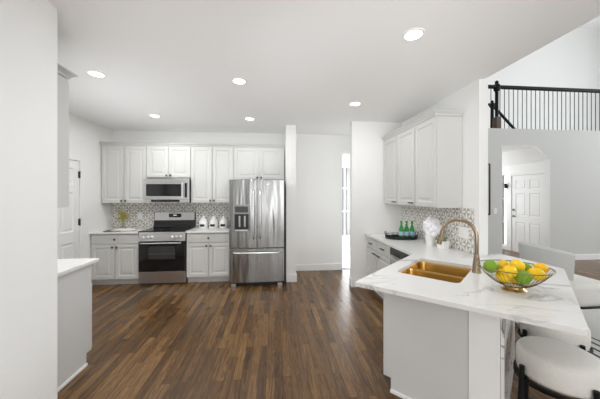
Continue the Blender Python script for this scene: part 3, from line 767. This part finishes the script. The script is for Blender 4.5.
# ---------------------------------------------------------------- ceiling lights
def ceiling_light(loc, watts, label):
    t = thing('ceiling_light', label, 'light', (loc[0], loc[1], CZ), 0, 'recessed ceiling lights')
    bm = B(); lathe(bm, [(.061, -.0005), (.063, -.006), (.080, -.004), (.082, -.0005)], 32, caps=(False, False)); obj('trim_ring', bm, M['trim'], t, 40)
    bm = B(); lathe(bm, [(.062, -.001), (.061, -.004)], 32); obj('lens', bm, M['lamp'], t)
    l = bpy.data.lights.new('lamp', 'AREA'); l.shape = 'DISK'; l.size = .12; l.energy = watts; l.color = (.97, .985, 1)
    o = bpy.data.objects.new('lamp', l); COL.objects.link(o); o.parent = t; o.location = (0, 0, -.012)
ceiling_light((1.05, 1.95), 7, 'recessed ceiling light above the peninsula, largest in the picture')
ceiling_light((-1.79, 2.88), 16, 'recessed ceiling light nearest the left cabinet crown')
ceiling_light((-.38, 2.92), 11, 'recessed ceiling light in the middle of the near row')
ceiling_light((-1.84, 4.32), 11, 'recessed ceiling light in front of the microwave')
ceiling_light((-.40, 4.35), 5, 'recessed ceiling light in front of the fridge')
ceiling_light((1.07, 3.50), 6, 'recessed ceiling light near the hall wall')

# ---------------------------------------------------------------- balcony railing
def rail(name, label): return thing(name, label, 'railing', (0, 0, 0))
t = thing('balcony_railing', 'black balcony railing with thin balusters along the upper landing', 'railing', (2.3, FY + .06, 3.04))
X0 = 2.3
bm = B(); tube(bm, [(0, 0, .965), (11.55 - X0, 0, .965)], .044, 10); obj('handrail', bm, M['blackmetal'], t, 40)
x = .06; k = 0
while x < 9.2:
    if abs(x + X0 - 5.08) > .06:
        bm = B(); tube(bm, [(x, 0, .0), (x, 0, .945)], .0075, 6); obj('baluster', bm, M['blackmetal'], t)
    x += .112
bm = B(); nx = 5.08 - X0
lathe(bm, [(.045, .0), (.045, .02), (.036, .03), (.036, .86), (.06, .885), (.075, .955), (.06, 1.02), (.03, 1.04), (.042, 1.07), (.03, 1.10), (.005, 1.115)], 12, (nx, 0, 0)); nw = obj('newel_post', bm, M['blackmetal'], t, 40)
bm = B(); box(bm, nx - .06, nx + .06, -.06, .06, 0, .27); obj('newel_base', bm, M['wood'], nw, bevel=.006)
SY = 6.9; NX = 6.0
t = thing('stair_railing', 'second black railing sloping down behind the balcony balusters', 'railing', (NX, SY, 3.03))
bm = B(); lathe(bm, [(.045, 0), (.04, .9), (.07, .95), (.07, 1.02), (.03, 1.05), (.045, 1.08), (.005, 1.12)], 12); obj('newel_post', bm, M['blackmetal'], t, 40)
bm = B(); tube(bm, [(-2.2, 0, 1.0), (0, 0, 1.0)], .035, 8); obj('handrail', bm, M['blackmetal'], t, 40)
bm = B(); tube(bm, [(.0, 0, .98), (.22, 0, .78), (.98, 0, .03)], .035, 8); obj('handrail', bm, M['blackmetal'], t, 40)

# ---------------------------------------------------------------- picture frame, switches and outlets
t = thing('picture_frame', 'dark framed picture partly hidden beyond the right wall end', 'picture', (4.55, FY - .003, 1.07))
bm = B()
for a in ((-.30, -.27, 0, 1.16), (.27, .30, 0, 1.16)): box(bm, a[0], a[1], -.025, 0, a[2], a[3])
box(bm, -.27, .27, -.025, 0, 0, .03); box(bm, -.27, .27, -.025, 0, 1.13, 1.16); obj('frame', bm, M['black'], t)
bm = B(); box(bm, -.27, .27, -.012, -.002, .03, 1.13); obj('print', bm, M['greywall'], t)
def plate(name, label, cat, loc, rz, w, h, n, kind):
    t = thing(name, label, cat, loc, rz)
    bm = B(); box(bm, -w / 2, w / 2, -.006, 0, -h / 2, h / 2); obj('cover_plate', bm, M['plastic'], t, bevel=.002)
    for k in range(n):
        cx = (k - (n - 1) / 2) * .05
        bm = B()
        if kind == 'rocker': box(bm, cx - .016, cx + .016, -.009, -.005, -.033, .033)
        else:
            for dz in (-.022, .022): lathe(bm, [(.015, -.002), (.015, .002)], 16, (cx, -.0065, dz))
        obj('rocker' if kind == 'rocker' else 'socket', bm, M['trim'], t)
    return t
plate('light_switch', 'white light switch left of the clipped opening', 'switch', (4.985, FY - .001, 1.16), 0, .085, .125, 1, 'rocker')
plate('light_switch', 'white double switch plate on the right tiled backsplash', 'switch', (WR - .010, 2.85, 1.098), R(-90), .155, .125, 2, 'rocker')
plate('wall_outlet', 'white wall outlet on the tile left of the range', 'outlet', (-2.545, WB - .0105, 1.125), 0, .08, .125, 1, 'rocker')
t = thing('wall_sconce', 'small black sconce at the far edge of the foyer', 'sconce', (FX - .001, 6.88, 1.76))
bm = B(); box(bm, -.015, 0, -.03, .03, -.05, .05); obj('back_plate', bm, M['black'], t)
bm = B(); lathe(bm, [(.02, -.05), (.035, .08)], 12, (-.05, 0, 0)); tube(bm, [(-.0, 0, -.03), (-.05, 0, -.04)], .008, 8); obj('shade', bm, M['black'], t)

# ---------------------------------------------------------------- things on the back counters
def canister(x, label):
    t = thing('canister', label, 'canister', (x, 5.14, CTB), 0, 'white canisters beside the fridge')
    bm = B(); lathe(bm, [(.064, 0), (.074, .006), (.076, .02), (.076, .125), (.068, .142), (.056, .148)], 28); obj('jar', bm, M['white'], t, 40)
    bm = B(); n = 10; a0 = R(-128); a1 = R(-62)
    vs = [[(.0773 * math.cos(a0 + (a1 - a0) * k / n), .0773 * math.sin(a0 + (a1 - a0) * k / n), z) for k in range(n + 1)] for z in (.035, .080)]
    v0 = [bm.verts.new(p) for p in vs[0]]; v1 = [bm.verts.new(p) for p in vs[1]]
    for k in range(n): bm.faces.new((v0[k], v0[k + 1], v1[k + 1], v1[k]))
    obj('label_band', bm, M['black'], t, 40)
    bm = B(); lathe(bm, [(.060, .148), (.062, .168), (.048, .180), (.028, .190), (.020, .200), (.025, .214), (.018, .226), (.002, .230)], 24); obj('lid', bm, M['white'], t, 40)
    return t
canister(-1.325, 'white canister with black label nearest the range')
canister(-1.140, 'white canister with black label, middle of three')
canister(-.955, 'white canister with black label nearest the fridge')

t = thing('open_book', 'open book with pale pages lying left of the range', 'book', (-2.62, 4.92, CTB), R(8))
bm = B(); box(bm, -.26, -.002, -.115, .115, 0, .010); box(bm, .002, .19, -.10, .10, 0, .006); obj('cover', bm, M['bookcover'], t)
for s in (-1, 1):
    bm = B(); lp = []
    for y in (-.095, .095):
        top = [(s * (.004 + .18 * k / 8), y, .0065 + .028 * math.sin(PI * min(1, k / 8 * .75 + .2)) * (1 - .5 * k / 8)) for k in range(9)]
        lp.append([(s * .184, y, .0062), (s * .004, y, .0062)] + top)
    rings(bm, lp); obj('pages', bm, M['paper'], t, 40)
t = thing('sprig_vase', 'glass vase of yellow green sprigs behind the open book', 'vase', (-2.75, 5.16, CTB))
bm = B(); lathe(bm, [(.034, 0), (.040, .02), (.036, .08), (.024, .115), (.030, .13), (.027, .13), (.021, .115), (.033, .08), (.036, .02), (.030, .006)], 20); obj('glass_body', bm, M['clear'], t, 50)
bm = B(); rnd = random.Random(3)
for k in range(26):
    a = rnd.uniform(0, 2 * PI); sp_ = rnd.uniform(.015, .15); hh = rnd.uniform(.2, .37)
    ex, ey = sp_ * math.cos(a), sp_ * math.sin(a) * .7
    pts = [(ex * .05, ey * .05, .02), (ex * .12, ey * .12, .13), (ex * .6, ey * .6, hh * .72), (ex, ey, hh)]
    tube(bm, pts, .0025, 5)
    for j in range(9):
        f = .45 + .55 * j / 9; q = Vector(pts[1]).lerp(Vector(pts[3]), f); b_ = rnd.uniform(0, 2 * PI); l_ = rnd.uniform(.025, .05)
        d_ = Vector((math.cos(b_) * l_, math.sin(b_) * l_ * .8, l_ * .7)); s_ = d_.cross(Vector((0, 0, 1))).normalized() * .007
        vv = [bm.verts.new(p) for p in (q, q + d_ * .5 + s_, q + d_, q + d_ * .5 - s_)]; bm.faces.new(vv)
obj('sprigs', bm, M['sprig'], t)

# ---------------------------------------------------------------- things on the right counter
trx, try_, tr = 1.845, 3.77, R(-8)
t = thing('serving_tray', 'black oval tray with raised rail carrying green bottles', 'tray', (trx, try_, CT), tr)
bm = B(); lathe(bm, [(1, .0), (1.02, .012), (1.04, .04), (1.03, .04), (1.0, .014), (.97, .012)], 40, sx=.225, sy=.14); obj('base', bm, M['black'], t, 40)
bm = B(); tube(bm, [(.232 * math.cos(2 * PI * k / 40), .146 * math.sin(2 * PI * k / 40), .062) for k in range(40)], .004, 8, True)
for k in range(16): a = 2 * PI * k / 16; tube(bm, [(.232 * math.cos(a), .146 * math.sin(a), .035), (.232 * math.cos(a), .146 * math.sin(a), .062)], .0025, 6)
obj('gallery_rail', bm, M['blackmetal'], t, 40)
for s in (-1, 1):
    bm = B(); tube(bm, [(s * .222, -.05, .06), (s * .225, -.05, .085), (s * .226, -.04, .098), (s * .226, .04, .098), (s * .225, .05, .085), (s * .222, .05, .06)], .005, 8); obj('handle', bm, M['blackmetal'], t, 40)
def on_tray(dx, dy):
    return (trx + dx * math.cos(tr) - dy * math.sin(tr), try_ + dx * math.sin(tr) + dy * math.cos(tr), CT + .0125)
def bottle():
    t = thing('glass_bottle', '', 'bottle', (0, 0, 0), 0, 'green bottles on the black tray')
    bm = B(); lathe(bm, [(.030, 0), (.034, .005), (.034, .115), (.030, .14), (.017, .17), (.0135, .185), (.0125, .222), (.015, .224), (.015, .232)], 24); obj('body', bm, M['greenglass'], t, 40)
    bm = B(); lathe(bm, [(.0345, .025), (.0348, .027), (.0348, .092), (.0345, .094)], 24, caps=(False, False)); obj('paper_label', bm, M['label'], t, 40)
    bm = B(); lathe(bm, [(.0155, .2325), (.016, .234), (.016, .245), (.013, .247)], 16); obj('cap', bm, M['greenglass'], t, 40)
    return t
b0 = bottle()
put(b0, on_tray(.0, .0), 'leftmost of three green glass bottles on black tray')
put(copy_tree(b0), on_tray(.078, .0), 'middle one of three green glass bottles on black tray')
put(copy_tree(b0), on_tray(.156, .0), 'rightmost of three green glass bottles on black tray')
def tumbler(dx, dy, label):
    bm = B(); lathe(bm, [(.026, 0), (.032, .085), (.0295, .085), (.024, .008)], 20)
    o = obj('drinking_glass', bm, M['clear'], None, 40, loc=on_tray(dx, dy)); tag(o, label, 'glass', 'glasses on the black tray')
tumbler(-.155, -.02, 'clear drinking glass at the left end of black tray')
tumbler(-.082, .02, 'clear drinking glass beside the leftmost green bottle')

t = thing('flower_vase', 'slender white vase topped with ruffled white blossoms', 'vase', (1.955, 3.22, CT))
bm = B(); lathe(bm, [(.046, 0), (.048, .01), (.052, .06), (.058, .10), (.066, .135), (.062, .135), (.054, .10), (.044, .04)], 28); obj('vase_body', bm, M['white'], t, 40)
bm = B(); rnd = random.Random(11)
for k in range(30):
    a = k * 2.399; u_ = 1 - 1.75 * k / 30; rr = .078 * math.sqrt(max(0, 1 - u_ * u_)); zc = .225 + .100 * u_ + rnd.uniform(-.012, .012)
    cx, cy = .025 + rr * math.cos(a), -.012 + rr * math.sin(a); r0 = rnd.uniform(.032, .044)
    sub = bmesh.ops.create_icosphere(bm, subdivisions=2, radius=r0)
    for v in sub['verts']:
        d_ = v.co.normalized(); w_ = 1 + .16 * math.sin(7 * d_.x + k) * math.sin(6 * d_.y + 2 * k) + .10 * math.sin(11 * d_.z + k)
        v.co = Vector((cx, cy, zc)) + v.co * w_
obj('blossoms', bm, M['petal'], t, 60)
t = thing('potted_succulent', 'small green succulent in a square white pot by the faucet', 'plant', (2.005, 3.03, CT), R(12))
bm = B(); rings(bm, [[(x * w_, y * w_, z) for x, y in ((-1, -1), (1, -1), (1, 1), (-1, 1))] for w_, z in ((.044, 0), (.050, .092), (.044, .092), (.042, .08))]); obj('pot', bm, M['white'], t, bevel=.003)
bm = B()
for k in range(34):
    a = k * 2.399; el = 1.35 - 1.1 * k / 34; d_ = Vector((math.cos(a) * math.cos(el), math.sin(a) * math.cos(el), math.sin(el)))
    p0 = Vector((0, 0, .08)); L_ = .074 - .018 * (k % 3)
    tube(bm, [p0 + d_ * .01, p0 + d_ * L_ * .6, p0 + d_ * L_], [.006, .013, .003], 6)
obj('foliage', bm, M['leaf'], t, 60, loc=(-.012, .010, 0))

# ---------------------------------------------------------------- fruit bowl
BX, BY = 1.605, 1.665
brot = -YAW
ra = .212, .19
t = thing('fruit_bowl', 'oval brass wire bowl of lemons and limes on the peninsula', 'bowl', (BX, BY, CT), brot - .12)
def bowl_rho(z): return .28 + .72 * max(0.0, (z - .03) / .125) ** (1 / 1.7)
bm = B(); lathe(bm, [(.070, 0), (.072, .004), (.060, .012), (.050, .022), (.060, .028), (.056, .030), (.04, .026)], 32, sx=1.05, sy=.9); obj('foot', bm, M['brass'], t, 40)
bm = B(); NR = 48
for k in range(NR):
    a = 2 * PI * k / NR; pts = []
    for j in range(8):
        z = .03 + .125 * (j / 7) ** 1.7; q = .26 + .74 * (j / 7)
        pts.append((q * ra[0] * math.cos(a), q * ra[1] * math.sin(a), z))
    tube(bm, pts, .0014, 5)
tube(bm, [(ra[0] * math.cos(2 * PI * k / 64), ra[1] * math.sin(2 * PI * k / 64), 0.155) for k in range(64)], .0034, 8, True)
tube(bm, [(.27 * ra[0] * math.cos(2 * PI * k / 40), .27 * ra[1] * math.sin(2 * PI * k / 40), .031) for k in range(40)], .003, 6, True)
obj('wire_basket', bm, M['wire'], t, 60)

FR = [  # kind, right, away, up, radius, label
 ('lemon', -.075, -.050, .128, .049, 'yellow lemon, large one resting front and centre on top'),
 ('lemon', .028, -.030, .138, .046, 'yellow lemon on top, right of the centre lemon'),
 ('lemon', .000, .072, .140, .043, 'yellow lemon peeking over the top at the back'),
 ('lime', .112, .020, .132, .046, 'green lime at the upper right of fruit bowl'),
 ('lime', -.160, .000, .126, .044, 'green lime at the left end of fruit bowl'),
 ('lime', -.095, .075, .132, .044, 'green lime at the back left of fruit bowl'),
 ('lemon', -.110, -.095, .092, .041, 'yellow lemon low at the front left of bowl'),
 ('lime', -.015, -.100, .072, .046, 'green lime low at the front centre of bowl'),
 ('lemon', .082, -.085, .090, .044, 'yellow lemon at the front right of bowl'),
 ('deep', .165, -.050, .112, .036, 'deep yellow lemon at the right end of bowl'),
 ('lemon', .010, .020, .068, .036, 'yellow lemon at the bottom middle of bowl'),
]
pos = [Vector(f[1:4]) for f in FR]; rad_ = [f[4] * (1.03 if f[0] == 'lime' else 1.12) for f in FR]
tgt = [p.copy() for p in pos]
wall = []
for a_ in range(48):
    a = 2 * PI * a_ / 48
    for j in range(12):
        q = .26 + .74 * j / 11; wall.append(Vector((q * ra[0] * math.cos(a), q * ra[1] * math.sin(a), .03 + .125 * (j / 11) ** 1.7)))
wall += [Vector((x * .02, y * .02, .031)) for x in range(-2, 3) for y in range(-2, 3)]
for it in range(400):
    for i in range(len(pos)):
        if it < 330: pos[i] += (tgt[i] - pos[i]) * .06
        for j in range(i):
            d = pos[i] - pos[j]; l = d.length; mn = rad_[i] + rad_[j]
            if l < mn:
                q = d / max(l, 1e-5) * (mn - l) * .5; pos[i] += q; pos[j] -= q
        w_ = min(wall, key=lambda v: (v - pos[i]).length_squared); d = pos[i] - w_; l = d.length; inn = Vector((-pos[i].x, -pos[i].y, .12)).normalized()
        if l < rad_[i] + .004: pos[i] += (d / max(l, 1e-5) * .5 + inn * .5) * (rad_[i] + .004 - l)
rnd = random.Random(5)
for (kind, *_r, r0, label), p in zip(FR, pos):
    n = 20; prof = []
    for k in range(n + 1):
        u = -1 + 2 * k / n; rr = math.sqrt(max(0, 1 - u * u)); ext = 1.0
        if kind != 'lime': z = u * r0 * 1.06 + (.10 * r0 * (abs(u) ** 14) * (1 if u > 0 else -1)); rr *= r0 * .93
        else: z = u * r0 * 1.0; rr *= r0 * .97
        prof.append((max(rr, .0025), z))
    bm = B(); lathe(bm, prof, 24)
    o = obj('lime' if kind == 'lime' else 'lemon', bm, M['lemondeep' if kind == 'deep' else kind], None, 70)
    cb, sb = math.cos(brot), math.sin(brot)
    o.location = (BX + p.x * cb - p.y * sb, BY + p.x * sb + p.y * cb, CT + p.z)
    o.rotation_euler = (R(90) + rnd.uniform(-.5, .5), rnd.uniform(-.4, .4), rnd.uniform(.6, 2.4))
    tag(o, label, 'fruit', 'lemons and limes in the wire bowl')

# ---------------------------------------------------------------- stools under the overhang
def stool(label):
    t = thing('bar_stool', label, 'stool', (0, 0, 0), 0, 'round bar stools under the overhang')
    rr = .192
    bm = B(); lathe(bm, [(rr * .90, .457), (rr * .97, .461), (rr, .477), (rr * 1.012, .53), (rr, .578), (rr * .95, .597), (rr * .84, .608), (rr * .6, .615), (rr * .2, .618)], 48); obj('seat', bm, M['boucle'], t, 60)
    bm = B(); tube(bm, [((rr + .005) * math.cos(2 * PI * k / 48), (rr + .005) * math.sin(2 * PI * k / 48), .449) for k in range(48)], .009, 8, True); obj('seat_ring', bm, M['blackmetal'], t, 60)
    for k in range(4):
        a = PI / 4 + k * PI / 2; c, s = math.cos(a), math.sin(a)
        bm = B(); tube(bm, [(c * (rr + .040), s * (rr + .040), 0), (c * (rr + .022), s * (rr + .022), .43), (c * (rr + .018), s * (rr + .018), .520)], .0135, 10); obj('leg', bm, M['blackmetal'], t, 40)
    bm = B(); fr_ = rr + .032; tube(bm, [(fr_ * math.cos(2 * PI * k / 40), fr_ * math.sin(2 * PI * k / 40), .15) for k in range(40)], .008, 8, True); obj('foot_ring', bm, M['blackmetal'], t, 60)
    return t
s1 = stool('cream round bar stool, the nearer one below the counter tip')
s1.location = (1.66, 1.43, 0); s1.rotation_euler = (0, 0, R(39.3))
s2 = copy_tree(s1); put(s2, (2.06, 1.81, 0), 'cream round bar stool behind the nearest stool, mostly hidden by countertop', R(40))

# ---------------------------------------------------------------- chair and rug past the counter
t = thing('lounge_chair', 'pale grey barrel back chair just past the counter end', 'chair', (3.20, 2.78, .0135), 0)
bm = B(); n = 26; lps = []
for k in range(n + 1):
    a = R(95) + R(152) * k / n; hgt = .955 - .05 * abs(k / n - .5) ** 2 * 4
    ri, ro = .245, .305; c, s_ = math.cos(a), math.sin(a)
    lps.append([(ri * c, ri * s_, .62), (ro * c, ro * s_, .62), ((ro + .03) * c, (ro + .03) * s_, hgt - .02), ((ro + .01) * c, (ro + .01) * s_, hgt), ((ri + .03) * c, (ri + .03) * s_, hgt), ((ri + .02) * c, (ri + .02) * s_, hgt - .03)])
rings(bm, lps); obj('backrest', bm, M['greyfabric'], t, 50)
def pill(r, ex, n=16):
    return [(r * math.cos(a), r * math.sin(a)) for a in [R(90) + R(180) * k / n for k in range(n + 1)]] + [(ex - .06, -r), (ex, -r + .06), (ex, r - .06), (ex - .06, r)]
bm = B(); rings(bm, [[(x, y, z) for x, y in pill(r, e_)] for r, e_, z in ((.26, .36, .345), (.275, .375, .355), (.28, .38, .39), (.28, .38, .52), (.27, .37, .555), (.24, .34, .573))]); obj('seat', bm, M['boucle'], t, 60)
bm = B(); pp = pill(.27, .37); tube(bm, [(x, y, .330) for x, y in pp], .014, 8, True); obj('seat_ring', bm, M['blackmetal'], t, 60)
for x, y in ((-.21, -.21), (-.21, .21), (.33, -.25), (.33, .25)):
    q = Vector((x, y)).normalized() * .03
    bm = B(); tube(bm, [(x + q.x * 2, y + q.y * 2, 0), (x + q.x, y + q.y, .33), (x + q.x, y + q.y, .34 if x > 0 else .74)], .016, 10); obj('leg', bm, M['blackmetal'], t, 40)
bm = B(); box(bm, 2.86, 5.6, .6, 3.42, 0, .012)
tag(obj('rug', bm, M['rug'], bevel=.003), 'pale rug with dark edge stripes under the grey chair', 'rug')
